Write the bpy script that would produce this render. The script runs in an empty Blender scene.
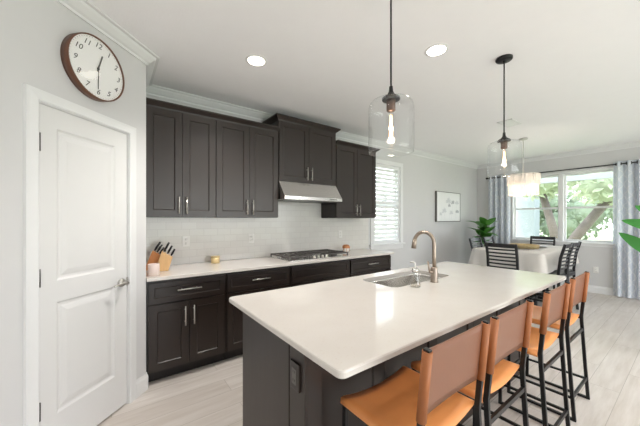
import bpy, bmesh, math, random
from mathutils import Vector, Matrix, Euler
random.seed(7)
PI = math.pi
S2 = math.sqrt(.5)
SC = bpy.context.scene
COL = SC.collection

# ------------------------------------------------------------------ camera
CAM_F, CAM_YAW, CAM_CY, CAM_H = 281.1, math.radians(36.535), 219.5, 1.397
cd = bpy.data.cameras.new('camera')
cd.sensor_fit = 'HORIZONTAL'; cd.sensor_width = 36
cd.lens = CAM_F / 640 * 36
cd.shift_y = (CAM_CY - 213) / 640
cd.clip_start = .05; cd.clip_end = 200
cam = bpy.data.objects.new('camera', cd); COL.objects.link(cam)
cam.location = (0, 0, CAM_H)
cam.rotation_euler = (PI / 2, 0, -CAM_YAW)
SC.camera = cam

# ------------------------------------------------------------------ exposure, world, sun, added fill lights
SC.view_settings.view_transform = 'Standard'
SC.view_settings.look = 'None'
SC.view_settings.exposure = 0.26
SC.view_settings.gamma = 1.0
SC.view_settings.use_curve_mapping = False
SC.cycles.max_bounces = 12
SC.cycles.diffuse_bounces = 6
SC.cycles.glossy_bounces = 5
SC.cycles.transmission_bounces = 8
SC.cycles.transparent_max_bounces = 24
SC.cycles.caustics_reflective = False
SC.cycles.caustics_refractive = False
SC.cycles.sample_clamp_indirect = 8.0

wd = bpy.data.worlds.new('world'); SC.world = wd; wd.use_nodes = True
wn = wd.node_tree; wn.nodes.clear()
_o = wn.nodes.new('ShaderNodeOutputWorld'); _b = wn.nodes.new('ShaderNodeBackground')
_tc = wn.nodes.new('ShaderNodeTexCoord'); _sx = wn.nodes.new('ShaderNodeSeparateXYZ')
_cr = wn.nodes.new('ShaderNodeValToRGB')
_cr.color_ramp.elements[0].position = 0.0; _cr.color_ramp.elements[0].color = (.97, .98, 1, 1)
_cr.color_ramp.elements[1].position = .7; _cr.color_ramp.elements[1].color = (.70, .83, 1, 1)
wn.links.new(_tc.outputs['Generated'], _sx.inputs[0]); wn.links.new(_sx.outputs['Z'], _cr.inputs[0])
wn.links.new(_cr.outputs[0], _b.inputs[0]); wn.links.new(_b.outputs[0], _o.inputs[0])
WORLD_STRENGTH = 4.2
_b.inputs[1].default_value = WORLD_STRENGTH


def lamp(name, kind, loc, rot=(0, 0, 0), energy=10, color=(1, 1, 1), size=None, size_y=None, radius=None, portal=False, spot=None):
    l = bpy.data.lights.new(name, kind)
    l.energy = energy; l.color = color
    if kind == 'AREA':
        l.shape = 'RECTANGLE'; l.size = size; l.size_y = size_y or size
        if portal: l.cycles.is_portal = True
    if kind in ('POINT', 'SPOT') and radius: l.shadow_soft_size = radius
    if kind == 'SPOT': l.spot_size = spot; l.spot_blend = .8
    o = bpy.data.objects.new(name, l); COL.objects.link(o)
    o.location = loc; o.rotation_euler = rot
    return o


s_ = lamp('sun', 'SUN', (0, 0, 8), energy=2.5, color=(1, .97, .92))
s_.rotation_euler = Vector((.72, .03, -.70)).to_track_quat('-Z', 'Y').to_euler()
s_.data.angle = .02
# added soft area light in the unseen opening behind the viewpoint
lamp('fill_back', 'AREA', (3.4, -3.93, 1.25), (-PI / 2, 0, PI), 20, (.92, .96, 1), 5.6, 2.3)
# added uplight behind the viewpoint, tilted to brighten the ceiling
lamp('fill_ceiling', 'AREA', (2.3, -3.85, .35), (-PI / 2 - .95, 0, PI), 58, (.88, .94, 1), 3.3, .7)
lamp('fill_left', 'AREA', (-1.93, -1.9, 1.3), (0, -PI / 2, 0), 7, (1, .98, .96), 2.2, 2.4)  # added area fill in front of the windowless left wall
# portals guide the sky light through the two windows in view
lamp('portal_dining', 'AREA', (7.50, 1.70, 1.64), (0, PI / 2, 0), 1, (1, 1, 1), 1.5, 1.8, portal=True)
lamp('portal_kitchen', 'AREA', (3.97, 3.44, 1.66), (-PI / 2, 0, 0), 1, (1, 1, 1), .8, 1.5, portal=True)


# ------------------------------------------------------------------ materials
def lin(c):
    return tuple(((v / 255) / 12.92 if v / 255 <= .04045 else ((v / 255 + .055) / 1.055) ** 2.4) for v in c) + (1,)


class NT:
    def __init__(s, name):
        s.m = bpy.data.materials.new(name); s.m.use_nodes = True
        s.t = s.m.node_tree; s.t.nodes.clear()
        s.out = s.n('ShaderNodeOutputMaterial')

    def n(s, kind, **kw):
        x = s.t.nodes.new(kind)
        for k, v in kw.items(): setattr(x, k, v)
        return x

    def l(s, a, b): s.t.links.new(a, b)

    def math(s, op, a, b=None, c=None):
        x = s.n('ShaderNodeMath', operation=op)
        for i, v in enumerate((a, b, c)):
            if v is None: continue
            if isinstance(v, (int, float)): x.inputs[i].default_value = v
            else: s.l(v, x.inputs[i])
        return x.outputs[0]

    def mix(s, f, a, b):
        x = s.n('ShaderNodeMix', data_type='RGBA')
        for sock, v in ((x.inputs[0], f), (x.inputs[6], a), (x.inputs[7], b)):
            if isinstance(v, (int, float)): sock.default_value = v
            elif isinstance(v, tuple): sock.default_value = v
            else: s.l(v, sock)
        return x.outputs[2]


def mat(name, rgb, rough=.5, metal=0., noise=0., nscale=8., bump=0., bscale=60., stretch=None, emit=0., spec=.5, coat=0., trans=0., rvar=0.):
    T = NT(name)
    p = T.n('ShaderNodeBsdfPrincipled')
    T.l(p.outputs[0], T.out.inputs[0])
    p.inputs['Roughness'].default_value = rough
    p.inputs['Metallic'].default_value = metal
    p.inputs['Specular IOR Level'].default_value = spec
    p.inputs['Coat Weight'].default_value = coat
    p.inputs['Coat Roughness'].default_value = .1
    c = lin(rgb)
    tc = T.n('ShaderNodeTexCoord'); mp = T.n('ShaderNodeMapping')
    T.l(tc.outputs['Object'], mp.inputs[0])
    if stretch: mp.inputs['Scale'].default_value = stretch
    nz = T.n('ShaderNodeTexNoise'); nz.inputs['Scale'].default_value = nscale; nz.inputs['Detail'].default_value = 4
    T.l(mp.outputs[0], nz.inputs['Vector'])
    d = max(noise, .015)
    col = T.mix(nz.outputs['Fac'], tuple(max(0, v * (1 - d)) for v in c[:3]) + (1,), tuple(min(1, v * (1 + d)) for v in c[:3]) + (1,))
    T.l(col, p.inputs['Base Color'])
    if rvar:
        T.l(T.math('MULTIPLY_ADD', nz.outputs['Fac'], rvar, rough - rvar / 2), p.inputs['Roughness'])
    if bump:
        n2 = T.n('ShaderNodeTexNoise'); n2.inputs['Scale'].default_value = bscale; n2.inputs['Detail'].default_value = 3
        T.l(mp.outputs[0], n2.inputs['Vector'])
        b = T.n('ShaderNodeBump'); b.inputs['Strength'].default_value = bump; b.inputs['Distance'].default_value = .004
        T.l(n2.outputs['Fac'], b.inputs['Height']); T.l(b.outputs[0], p.inputs['Normal'])
    if emit:
        p.inputs['Emission Color'].default_value = c; p.inputs['Emission Strength'].default_value = emit
    if trans:
        tr = T.n('ShaderNodeBsdfTranslucent'); ms = T.n('ShaderNodeMixShader'); ms.inputs[0].default_value = trans
        T.l(col, tr.inputs[0]); T.l(p.outputs[0], ms.inputs[1]); T.l(tr.outputs[0], ms.inputs[2]); T.l(ms.outputs[0], T.out.inputs[0])
    return T.m


def glass(name, tint=(1, 1, 1), fac=1.0, rough=.02, base=.03):
    T = NT(name)
    tr = T.n('ShaderNodeBsdfTransparent'); tr.inputs[0].default_value = tint + (1,)
    gl = T.n('ShaderNodeBsdfGlossy'); gl.inputs['Roughness'].default_value = rough
    lw = T.n('ShaderNodeLayerWeight'); lw.inputs[0].default_value = .25
    f = T.math('MULTIPLY_ADD', T.math('POWER', lw.outputs['Facing'], 2.2), fac, base)
    ms = T.n('ShaderNodeMixShader')
    T.l(f, ms.inputs[0]); T.l(tr.outputs[0], ms.inputs[1]); T.l(gl.outputs[0], ms.inputs[2]); T.l(ms.outputs[0], T.out.inputs[0])
    return T.m


def floor_mat():
    T = NT('floor_planks')
    p = T.n('ShaderNodeBsdfPrincipled'); T.l(p.outputs[0], T.out.inputs[0])
    tc = T.n('ShaderNodeTexCoord')
    br = T.n('ShaderNodeTexBrick'); br.offset = .37; br.offset_frequency = 2
    br.inputs['Scale'].default_value = 1.0
    br.inputs['Brick Width'].default_value = 1.25; br.inputs['Row Height'].default_value = .19
    br.inputs['Mortar Size'].default_value = .0018; br.inputs['Mortar Smooth'].default_value = .3
    br.inputs['Color1'].default_value = (0, 0, 0, 1); br.inputs['Color2'].default_value = (1, 1, 1, 1)
    br.inputs['Mortar'].default_value = (.5, .5, .5, 1)
    T.l(tc.outputs['Object'], br.inputs['Vector'])
    mp = T.n('ShaderNodeMapping'); mp.inputs['Scale'].default_value = (1.3, 13, 1)
    T.l(tc.outputs['Object'], mp.inputs[0])
    off = T.n('ShaderNodeVectorMath', operation='ADD')
    sc = T.n('ShaderNodeVectorMath', operation='SCALE'); sc.inputs['Scale'].default_value = 9
    T.l(br.outputs['Color'], sc.inputs[0]); T.l(mp.outputs[0], off.inputs[0]); T.l(sc.outputs[0], off.inputs[1])
    nz = T.n('ShaderNodeTexNoise'); nz.inputs['Scale'].default_value = 1.6; nz.inputs['Detail'].default_value = 7; nz.inputs['Roughness'].default_value = .62
    T.l(off.outputs[0], nz.inputs['Vector'])
    a = T.mix(br.outputs['Color'], lin((216, 209, 203)), lin((229, 223, 218)))
    b = T.mix(T.math('MULTIPLY_ADD', nz.outputs['Fac'], 2.2, -.65), lin((196, 186, 177)), a)
    c = T.mix(br.outputs['Fac'], b, lin((168, 159, 150)))
    T.l(c, p.inputs['Base Color'])
    T.l(T.math('MULTIPLY_ADD', nz.outputs['Fac'], .2, .27), p.inputs['Roughness'])
    bp = T.n('ShaderNodeBump'); bp.inputs['Strength'].default_value = .25; bp.inputs['Distance'].default_value = .002
    T.l(T.math('SUBTRACT', nz.outputs['Fac'], T.math('MULTIPLY', br.outputs['Fac'], 2.)), bp.inputs['Height']); T.l(bp.outputs[0], p.inputs['Normal'])
    return T.m


def tile_mat():
    T = NT('subway_tile')
    p = T.n('ShaderNodeBsdfPrincipled'); T.l(p.outputs[0], T.out.inputs[0])
    tc = T.n('ShaderNodeTexCoord'); sp = T.n('ShaderNodeSeparateXYZ'); cb = T.n('ShaderNodeCombineXYZ')
    T.l(tc.outputs['Object'], sp.inputs[0]); T.l(sp.outputs['X'], cb.inputs[0]); T.l(sp.outputs['Z'], cb.inputs[1])
    br = T.n('ShaderNodeTexBrick'); br.offset = .5
    br.inputs['Scale'].default_value = 1; br.inputs['Brick Width'].default_value = .152; br.inputs['Row Height'].default_value = .076
    br.inputs['Mortar Size'].default_value = .0022; br.inputs['Mortar Smooth'].default_value = .4
    br.inputs['Color1'].default_value = lin((219, 216, 211)); br.inputs['Color2'].default_value = lin((223, 221, 216)); br.inputs['Mortar'].default_value = lin((208, 205, 200))
    T.l(cb.outputs[0], br.inputs['Vector']); T.l(br.outputs['Color'], p.inputs['Base Color'])
    p.inputs['Roughness'].default_value = .15
    bp = T.n('ShaderNodeBump'); bp.inputs['Strength'].default_value = .35; bp.inputs['Distance'].default_value = .002; bp.invert = True
    T.l(br.outputs['Fac'], bp.inputs['Height']); T.l(bp.outputs[0], p.inputs['Normal'])
    return T.m


def quartz_mat():
    T = NT('quartz')
    p = T.n('ShaderNodeBsdfPrincipled'); T.l(p.outputs[0], T.out.inputs[0])
    tc = T.n('ShaderNodeTexCoord')
    n1 = T.n('ShaderNodeTexNoise'); n1.inputs['Scale'].default_value = 90; n1.inputs['Detail'].default_value = 4; n1.inputs['Roughness'].default_value = .7
    n2 = T.n('ShaderNodeTexNoise'); n2.inputs['Scale'].default_value = 5; n2.inputs['Detail'].default_value = 6
    for n in (n1, n2): T.l(tc.outputs['Object'], n.inputs['Vector'])
    a = T.mix(n2.outputs['Fac'], lin((208, 201, 194)), lin((218, 213, 207)))
    c = T.mix(T.math('MULTIPLY_ADD', n1.outputs['Fac'], 5., -2.9), a, lin((203, 192, 180)))
    x = c.node; x.clamp_factor = True
    T.l(c, p.inputs['Base Color'])
    p.inputs['Roughness'].default_value = .08
    return T.m


def curtain_mat():
    T = NT('curtain_fabric')
    tc = T.n('ShaderNodeTexCoord'); uv = T.n('ShaderNodeSeparateXYZ'); T.l(tc.outputs['UV'], uv.inputs[0])
    u, v = uv.outputs['X'], uv.outputs['Y']
    def tri(x): return T.math('ABSOLUTE', T.math('SUBTRACT', T.math('FRACT', x), .5))
    wob = T.math('MULTIPLY', T.math('SINE', T.math('MULTIPLY', v, 60.)), .06)
    a = tri(T.math('ADD', T.math('MULTIPLY', T.math('ADD', u, v), 5.2), wob)); b = tri(T.math('ADD', T.math('MULTIPLY', T.math('SUBTRACT', u, v), 5.2), wob))
    m = T.math('MINIMUM', a, b)
    f = T.math('LESS_THAN', m, .075)
    col = T.mix(f, lin((220, 225, 233)), lin((234, 236, 240)))
    d = T.n('ShaderNodeBsdfDiffuse'); t = T.n('ShaderNodeBsdfTranslucent'); ms = T.n('ShaderNodeMixShader'); ms.inputs[0].default_value = .22
    T.l(col, d.inputs[0]); T.l(col, t.inputs[0]); T.l(d.outputs[0], ms.inputs[1]); T.l(t.outputs[0], ms.inputs[2]); T.l(ms.outputs[0], T.out.inputs[0])
    return T.m


M = dict(
    wall=mat('wall_paint', (209, 208, 208), .7, bump=.05, bscale=180),
    ceil=mat('ceiling_paint', (246, 245, 246), .8, bump=.25, bscale=70),
    trim=mat('trim_paint', (228, 228, 228), .35),
    door=mat('door_paint', (220, 219, 218), .5),
    floor=floor_mat(), tile=tile_mat(), quartz=quartz_mat(), curtain=curtain_mat(),
    cab=mat('espresso_cabinet', (38, 28, 23), .34, spec=.55, noise=.14, nscale=5, stretch=(6, 6, .7), rvar=.08),
    dark=mat('toe_kick', (30, 25, 23), .6),
    nickel=mat('brushed_nickel', (205, 202, 196), .28, 1, noise=.05),
    steel=mat('stainless', (228, 226, 223), .2, 1, noise=.05, stretch=(1, 30, 30)),
    steel_dark=mat('dark_steel', (110, 108, 106), .35, 1),
    bronze=mat('champagne_bronze', (170, 156, 143), .36, 1),
    black=mat('black_metal', (30, 30, 31), .4, .3),
    iron=mat('cast_iron', (84, 80, 77), .55),
    leather=mat('tan_leather_lightened', (236, 156, 92), .36, noise=.16, nscale=6, bump=.12, bscale=220),  # seat colour lightened against the counter's shade; the sleeves keep a darker tan
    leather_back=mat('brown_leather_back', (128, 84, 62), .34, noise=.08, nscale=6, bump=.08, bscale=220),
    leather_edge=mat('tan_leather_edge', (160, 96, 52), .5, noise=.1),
    chair=mat('black_lacquer', (36, 36, 38), .35, noise=.1),
    cloth=mat('tablecloth_linen', (226, 221, 215), .85, bump=.1, bscale=300, trans=.15),
    woven=mat('woven_straw', (198, 178, 136), .8, noise=.35, nscale=60, bump=.6, bscale=90),
    wood=mat('honey_wood', (186, 124, 74), .45, noise=.2, nscale=10, stretch=(8, 8, 1)),
    pale_wood=mat('pale_wood', (212, 172, 122), .45, noise=.15, nscale=10, stretch=(8, 8, 1)),
    socket=mat('aged_bronze', (92, 70, 58), .4, .6),
    rim=mat('walnut_rim', (104, 66, 47), .4, noise=.2, nscale=20),
    white=mat('white_ceramic', (232, 230, 226), .3),
    pink=mat('blush_ceramic', (226, 208, 200), .5),
    gold=mat('gold_tin', (216, 192, 142), .4, .3),
    copper=mat('copper', (206, 142, 96), .35, .5),
    paper=mat('clock_face', (247, 246, 244), .35),
    ink=mat('ink', (70, 68, 66), .6),
    canvas=mat('canvas', (236, 236, 236), .7, bump=.1, bscale=200),
    grey_ink=mat('grey_print', (212, 213, 215), .7),
    dark_ink=mat('dark_print', (182, 183, 186), .7),
    frame=mat('pewter_frame', (104, 101, 98), .4, .4),
    leaf=mat('leaf_green', (84, 142, 60), .4, noise=.3, nscale=9, trans=.2),
    leaf_big=mat('leaf_big', (62, 138, 58), .38, noise=.2, nscale=6, trans=.25),
    stem=mat('stem', (96, 112, 62), .6),
    pot=mat('pot', (222, 220, 214), .5),
    soil=mat('soil', (62, 48, 38), .9),
    glass=glass('clear_glass', (.985, .99, .99), .8, .03, .07),
    pane=glass('window_pane', (.97, .99, .98), .5, .01, .03),
    clock_glass=glass('clock_glass', (1, 1, 1), .06, .02, .035),
    bottle=glass('bottle_glass', (.95, .96, .955), .5, .03, .06),
    glow=mat('bulb_glow', (255, 206, 150), .5, emit=4.),
    lens=mat('downlight_lens', (255, 244, 226), .5, emit=7.),
    bark=mat('bark', (106, 96, 90), .9, noise=.3, nscale=12, bump=.6, bscale=20),
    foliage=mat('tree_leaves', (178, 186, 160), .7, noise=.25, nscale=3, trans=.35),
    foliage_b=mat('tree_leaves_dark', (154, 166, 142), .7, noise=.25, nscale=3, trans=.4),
    lawn=mat('lawn', (196, 200, 160), .9, noise=.12, nscale=3),
    ext=mat('exterior_stucco', (150, 155, 160), .8),
    soffit=mat('soffit', (160, 162, 166), .8),
    shutter=mat('shutter_white', (240, 240, 240), .4, trans=.18),
    crystal=None,
)
_T = NT('capiz')
_tr = _T.n('ShaderNodeBsdfTransparent'); _tl = _T.n('ShaderNodeBsdfTranslucent'); _pb = _T.n('ShaderNodeBsdfPrincipled')
_pb.inputs['Base Color'].default_value = lin((240, 236, 230)); _pb.inputs['Roughness'].default_value = .15
_tl.inputs[0].default_value = lin((245, 238, 230))
_m1 = _T.n('ShaderNodeMixShader'); _m1.inputs[0].default_value = .5; _m2 = _T.n('ShaderNodeMixShader'); _m2.inputs[0].default_value = .35
_T.l(_pb.outputs[0], _m1.inputs[1]); _T.l(_tl.outputs[0], _m1.inputs[2]); _T.l(_m1.outputs[0], _m2.inputs[1]); _T.l(_tr.outputs[0], _m2.inputs[2]); _T.l(_m2.outputs[0], _T.out.inputs[0])
M['crystal'] = _T.m


# ------------------------------------------------------------------ mesh building
class MB:
    def __init__(s): s.v = []; s.f = []; s.s = []

    def add(s, vs, fs, smooth=False):
        k = len(s.v); s.v += [tuple(v) for v in vs]
        for f in fs: s.f.append(tuple(i + k for i in f)); s.s.append(smooth)
        return s

    def box(s, x0, x1, y0, y1, z0, z1):
        return s.add([(x0, y0, z0), (x1, y0, z0), (x1, y1, z0), (x0, y1, z0), (x0, y0, z1), (x1, y0, z1), (x1, y1, z1), (x0, y1, z1)],
                     [(0, 3, 2, 1), (4, 5, 6, 7), (0, 1, 5, 4), (1, 2, 6, 5), (2, 3, 7, 6), (3, 0, 4, 7)])

    def tube(s, pts, r, n=10, cap=True, closed=False):
        P = [Vector(p) for p in pts]; m = len(P)
        R = r if isinstance(r, (list, tuple)) else [r] * m
        vs = []; ref = None
        for i, p in enumerate(P):
            if closed: t = P[(i + 1) % m] - P[i - 1]
            else: t = P[min(i + 1, m - 1)] - P[max(i - 1, 0)]
            t.normalize()
            if ref is None: ref = Vector((0, 0, 1)) if abs(t.z) < .9 else Vector((1, 0, 0))
            a = (ref - t * ref.dot(t)).normalized(); b = t.cross(a); ref = a
            for j in range(n):
                w = 2 * PI * j / n
                vs.append(p + (a * math.cos(w) + b * math.sin(w)) * R[i])
        fs = []
        for i in range(m if closed else m - 1):
            i2 = (i + 1) % m
            for j in range(n): fs.append((i * n + j, i * n + (j + 1) % n, i2 * n + (j + 1) % n, i2 * n + j))
        s.add(vs, fs, True)
        if cap and not closed:
            k = len(s.v) - m * n
            s.f.append(tuple(k + j for j in range(n))); s.s.append(False)
            s.f.append(tuple(k + (m - 1) * n + j for j in range(n))); s.s.append(False)
        return s

    def lathe(s, prof, c=(0, 0, 0), n=24, cap=True, axis='z'):
        vs = []
        for r, z in prof:
            for j in range(n):
                w = 2 * PI * j / n
                q = (r * math.cos(w), r * math.sin(w), z)
                if axis == 'y': q = (q[0], q[2], q[1])
                if axis == 'x': q = (q[2], q[0], q[1])
                vs.append((c[0] + q[0], c[1] + q[1], c[2] + q[2]))
        fs = [(i * n + j, i * n + (j + 1) % n, (i + 1) * n + (j + 1) % n, (i + 1) * n + j) for i in range(len(prof) - 1) for j in range(n)]
        k = len(s.v)
        s.add(vs, fs, True)
        if cap:
            if prof[0][0] > 1e-4: s.f.append(tuple(k + j for j in range(n))); s.s.append(False)
            if prof[-1][0] > 1e-4: s.f.append(tuple(k + (len(prof) - 1) * n + j for j in range(n))); s.s.append(False)
        return s

    def bar(s, a, b, w, h=None, up=(0, 0, 1)):
        a = Vector(a); b = Vector(b); t = (b - a).normalized(); u = Vector(up)
        if abs(t.dot(u)) > .95: u = Vector((0, 1, 0))
        x = t.cross(u).normalized(); y = x.cross(t); h = h or w
        vs = [p + x * (i * w / 2) + y * (j * h / 2) for p in (a, b) for i, j in ((-1, -1), (1, -1), (1, 1), (-1, 1))]
        return s.add(vs, [(0, 1, 2, 3), (7, 6, 5, 4), (0, 4, 5, 1), (1, 5, 6, 2), (2, 6, 7, 3), (3, 7, 4, 0)])

    def chain(s, pts, w, h=None):
        """square bar along a polyline bent in the YZ plane"""
        h = h or w; P = [Vector(p) for p in pts]; vs = []
        for i, p in enumerate(P):
            t = (P[min(i + 1, len(P) - 1)] - P[max(i - 1, 0)]).normalized(); x = Vector((1, 0, 0)); y = t.cross(x).normalized()
            vs += [p + x * (a * w / 2) + y * (b * h / 2) for a, b in ((-1, -1), (1, -1), (1, 1), (-1, 1))]
        fs = [(i * 4 + j, i * 4 + (j + 1) % 4, i * 4 + 4 + (j + 1) % 4, i * 4 + 4 + j) for i in range(len(P) - 1) for j in range(4)]
        k = 4 * (len(P) - 1)
        return s.add(vs, fs + [(3, 2, 1, 0), (k, k + 1, k + 2, k + 3)])

    def prism(s, poly, axis, a, b):
        n = len(poly)
        def q(p, t): return {'x': (t, p[0], p[1]), 'y': (p[0], t, p[1]), 'z': (p[0], p[1], t)}[axis]
        return s.add([q(p, a) for p in poly] + [q(p, b) for p in poly],
                     [tuple(range(n)), tuple(range(2 * n - 1, n - 1, -1))] + [(i, (i + 1) % n, n + (i + 1) % n, n + i) for i in range(n)])

    def slab(s, x0, x1, z0, z1, yf, t, panels, prof):
        """board standing in XZ, front at y=yf facing -y, with recessed panels; prof = [(inset, depth)]"""
        xs = sorted({x0, x1} | {p[0] for p in panels} | {p[1] for p in panels}); zs = sorted({z0, z1} | {p[2] for p in panels} | {p[3] for p in panels})
        for i in range(len(xs) - 1):
            for j in range(len(zs) - 1):
                cx, cz = (xs[i] + xs[i + 1]) / 2, (zs[j] + zs[j + 1]) / 2
                if any(p[0] < cx < p[1] and p[2] < cz < p[3] for p in panels): continue
                s.add([(xs[i], yf, zs[j]), (xs[i + 1], yf, zs[j]), (xs[i + 1], yf, zs[j + 1]), (xs[i], yf, zs[j + 1])], [(0, 1, 2, 3)])
        for a, b, c, d in panels:
            rings = [(0, 0)] + list(prof); vs = []
            for ins, dep in rings: vs += [(a + ins, yf + dep, c + ins), (b - ins, yf + dep, c + ins), (b - ins, yf + dep, d - ins), (a + ins, yf + dep, d - ins)]
            fs = [(k * 4 + m, k * 4 + (m + 1) % 4, k * 4 + 4 + (m + 1) % 4, k * 4 + 4 + m) for k in range(len(rings) - 1) for m in range(4)]
            k = 4 * (len(rings) - 1); fs.append((k, k + 1, k + 2, k + 3))
            s.add(vs, fs)
        yb = yf + t
        s.add([(x0, yf, z0), (x1, yf, z0), (x1, yf, z1), (x0, yf, z1), (x0, yb, z0), (x1, yb, z0), (x1, yb, z1), (x0, yb, z1)],
              [(0, 4, 5, 1), (1, 5, 6, 2), (2, 6, 7, 3), (3, 7, 4, 0), (4, 7, 6, 5)])
        return s

    def sweep(s, path, prof, side=1, closed_ends=True):
        """profile (offset from wall, z) swept along an XY polyline; side=1: offset to the right of travel"""
        P = [Vector(p) for p in path]; n = len(prof); vs = []
        for i, p in enumerate(P):
            d1 = (P[i] - P[i - 1]).normalized() if i else None
            d2 = (P[i + 1] - P[i]).normalized() if i < len(P) - 1 else None
            def nrm(d): return Vector((d.y, -d.x)) * side
            if d1 is None: m = nrm(d2)
            elif d2 is None: m = nrm(d1)
            else:
                a, b = nrm(d1), nrm(d2); m = a + b; m = m / (m.dot(a))
            vs += [(p.x + m.x * o, p.y + m.y * o, z) for o, z in prof]
        fs = [(i * n + j, i * n + (j + 1) % n, (i + 1) * n + (j + 1) % n, (i + 1) * n + j) for i in range(len(P) - 1) for j in range(n)]
        k = n * (len(P) - 1)
        fs += [tuple(range(n)), tuple(k + j for j in range(n - 1, -1, -1))]
        return s.add(vs, fs)

    def shift(s, d):
        s.v = [(a + d[0], b + d[1], c + d[2]) for a, b, c in s.v]; return s

    def xf(s, mtx, start=0):
        s.v[start:] = [tuple(mtx @ Vector(v)) for v in s.v[start:]]; return s

    def build(s, name, m, parent=None, bevel=0, solid=0, world=False, recalc=True, seg=2):
        vs = s.v
        if world and parent is not None:
            L = parent.location; vs = [(a - L.x, b - L.y, c - L.z) for a, b, c in vs]
        me = bpy.data.meshes.new(name); me.from_pydata(vs, [], s.f)
        me.polygons.foreach_set('use_smooth', s.s)
        if recalc:
            b = bmesh.new(); b.from_mesh(me); bmesh.ops.recalc_face_normals(b, faces=b.faces[:]); b.to_mesh(me); b.free()
        me.materials.append(M[m] if isinstance(m, str) else m)
        o = bpy.data.objects.new(name, me); COL.objects.link(o)
        if parent is not None: o.parent = parent
        if solid:
            q = o.modifiers.new('solid', 'SOLIDIFY'); q.thickness = solid; q.offset = 0
        if bevel:
            q = o.modifiers.new('bevel', 'BEVEL'); q.width = bevel; q.segments = seg; q.limit_method = 'ANGLE'; q.angle_limit = .7
            q.harden_normals = False
        return o


def tag(o, label, cat, group=None, kind=None):
    o['label'] = label; o['category'] = cat
    if group: o['group'] = group
    if kind: o['kind'] = kind
    return o


def thing(name, label, cat, loc=(0, 0, 0), rotz=0, group=None):
    o = bpy.data.objects.new(name, None); COL.objects.link(o)
    o.location = loc; o.rotation_euler = (0, 0, rotz); o.empty_display_size = .1
    return tag(o, label, cat, group)


def struct(o): o['kind'] = 'structure'; return o


def dup(root, loc, rotz=0, label=None, group=None):
    r = root.copy(); COL.objects.link(r); r.location = loc; r.rotation_euler = (0, 0, rotz)
    if label: r['label'] = label
    if group: r['group'] = group
    for ch in list(root.children):
        c = ch.copy(); COL.objects.link(c); c.parent = r
        for g in list(ch.children):
            d = g.copy(); COL.objects.link(d); d.parent = c
    return r


def text_mesh(mb, txt, size, x, z, y, shear=0., depth=.0006):
    """lettering standing in XZ facing -y, centred on x, z"""
    cu = bpy.data.curves.new('t', 'FONT'); cu.body = txt; cu.size = size; cu.shear = shear; cu.extrude = depth
    cu.align_x = 'CENTER'; cu.align_y = 'CENTER'; cu.resolution_u = 3
    ob = bpy.data.objects.new('t', cu); COL.objects.link(ob)
    bpy.context.view_layer.update()
    me = ob.evaluated_get(bpy.context.evaluated_depsgraph_get()).to_mesh()
    vs = [(v.co.x + x, y - v.co.z, v.co.y + z) for v in me.vertices]; fs = [tuple(p.vertices) for p in me.polygons]
    mb.add(vs, fs)
    ob.to_mesh_clear(); bpy.data.objects.remove(ob); bpy.data.curves.remove(cu)


# ------------------------------------------------------------------ dimensions
YK, XD, ZC = 3.339, 7.40, 2.743
PX, PY = .100, 2.5815                       # reference point on the angled pantry wall
def P45(s, off=0): return (PX + s * S2 + off * S2, PY + s * S2 - off * S2)
XC, YC = P45(.179)                          # outer corner of the pantry
XL, YB = -2.0, -4.0

# ------------------------------------------------------------------ shell
struct(MB().box(XL - .1, XD + .15, YB - .1, YK + .15, -.1, 0).build('floor', 'floor'))
struct(MB().box(XL - .1, XD + .15, YB - .1, YK + .15, ZC, ZC + .12).build('ceiling', 'ceil'))
# kitchen wall with window hole
WX0, WX1, WZ0, WZ1 = 3.61, 4.335, .965, 2.375
b = MB(); b.box(XC - .1, WX0, YK, YK + .14, 0, ZC).box(WX1, XD + .15, YK, YK + .14, 0, ZC).box(WX0, WX1, YK, YK + .14, 0, WZ0).box(WX0, WX1, YK, YK + .14, WZ1, ZC)
struct(b.build('wall_kitchen', 'wall'))
DY0, DY1, DZ0, DZ1 = .84, 2.545, .955, 2.335
b = MB(); b.box(XD, XD + .14, YB, DY0, 0, ZC).box(XD, XD + .14, DY1, YK, 0, ZC).box(XD, XD + .14, DY0, DY1, 0, DZ0).box(XD, XD + .14, DY0, DY1, DZ1, ZC)
struct(b.build('wall_dining', 'wall'))
# angled pantry wall with door opening, plus the return to the kitchen wall
DS0, DS1, DTOP = -.603, .001, 2.047
s0 = (XL - PX) / S2
w = MB().box(s0, DS0, 0, .1, 0, ZC).box(DS1, .179, 0, .1, 0, ZC).box(DS0, DS1, 0, .1, DTOP, ZC)
o = struct(w.build('wall_pantry', 'wall')); o.location = (PX, PY, 0); o.rotation_euler = (0, 0, PI / 4)
struct(MB().box(XC - .1, XC, YC, YK, 0, ZC).build('wall_pantry_return', 'wall'))
struct(MB().box(XL - .1, XL, YB, P45(s0)[1] + .05, 0, ZC).build('wall_left', 'wall'))
b = MB(); b.box(XL, .6, YB - .1, YB, 0, ZC).box(6.2, XD, YB - .1, YB, 0, ZC).box(.6, 6.2, YB - .1, YB, 2.4, ZC)
struct(b.build('wall_back', 'wall'))

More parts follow.
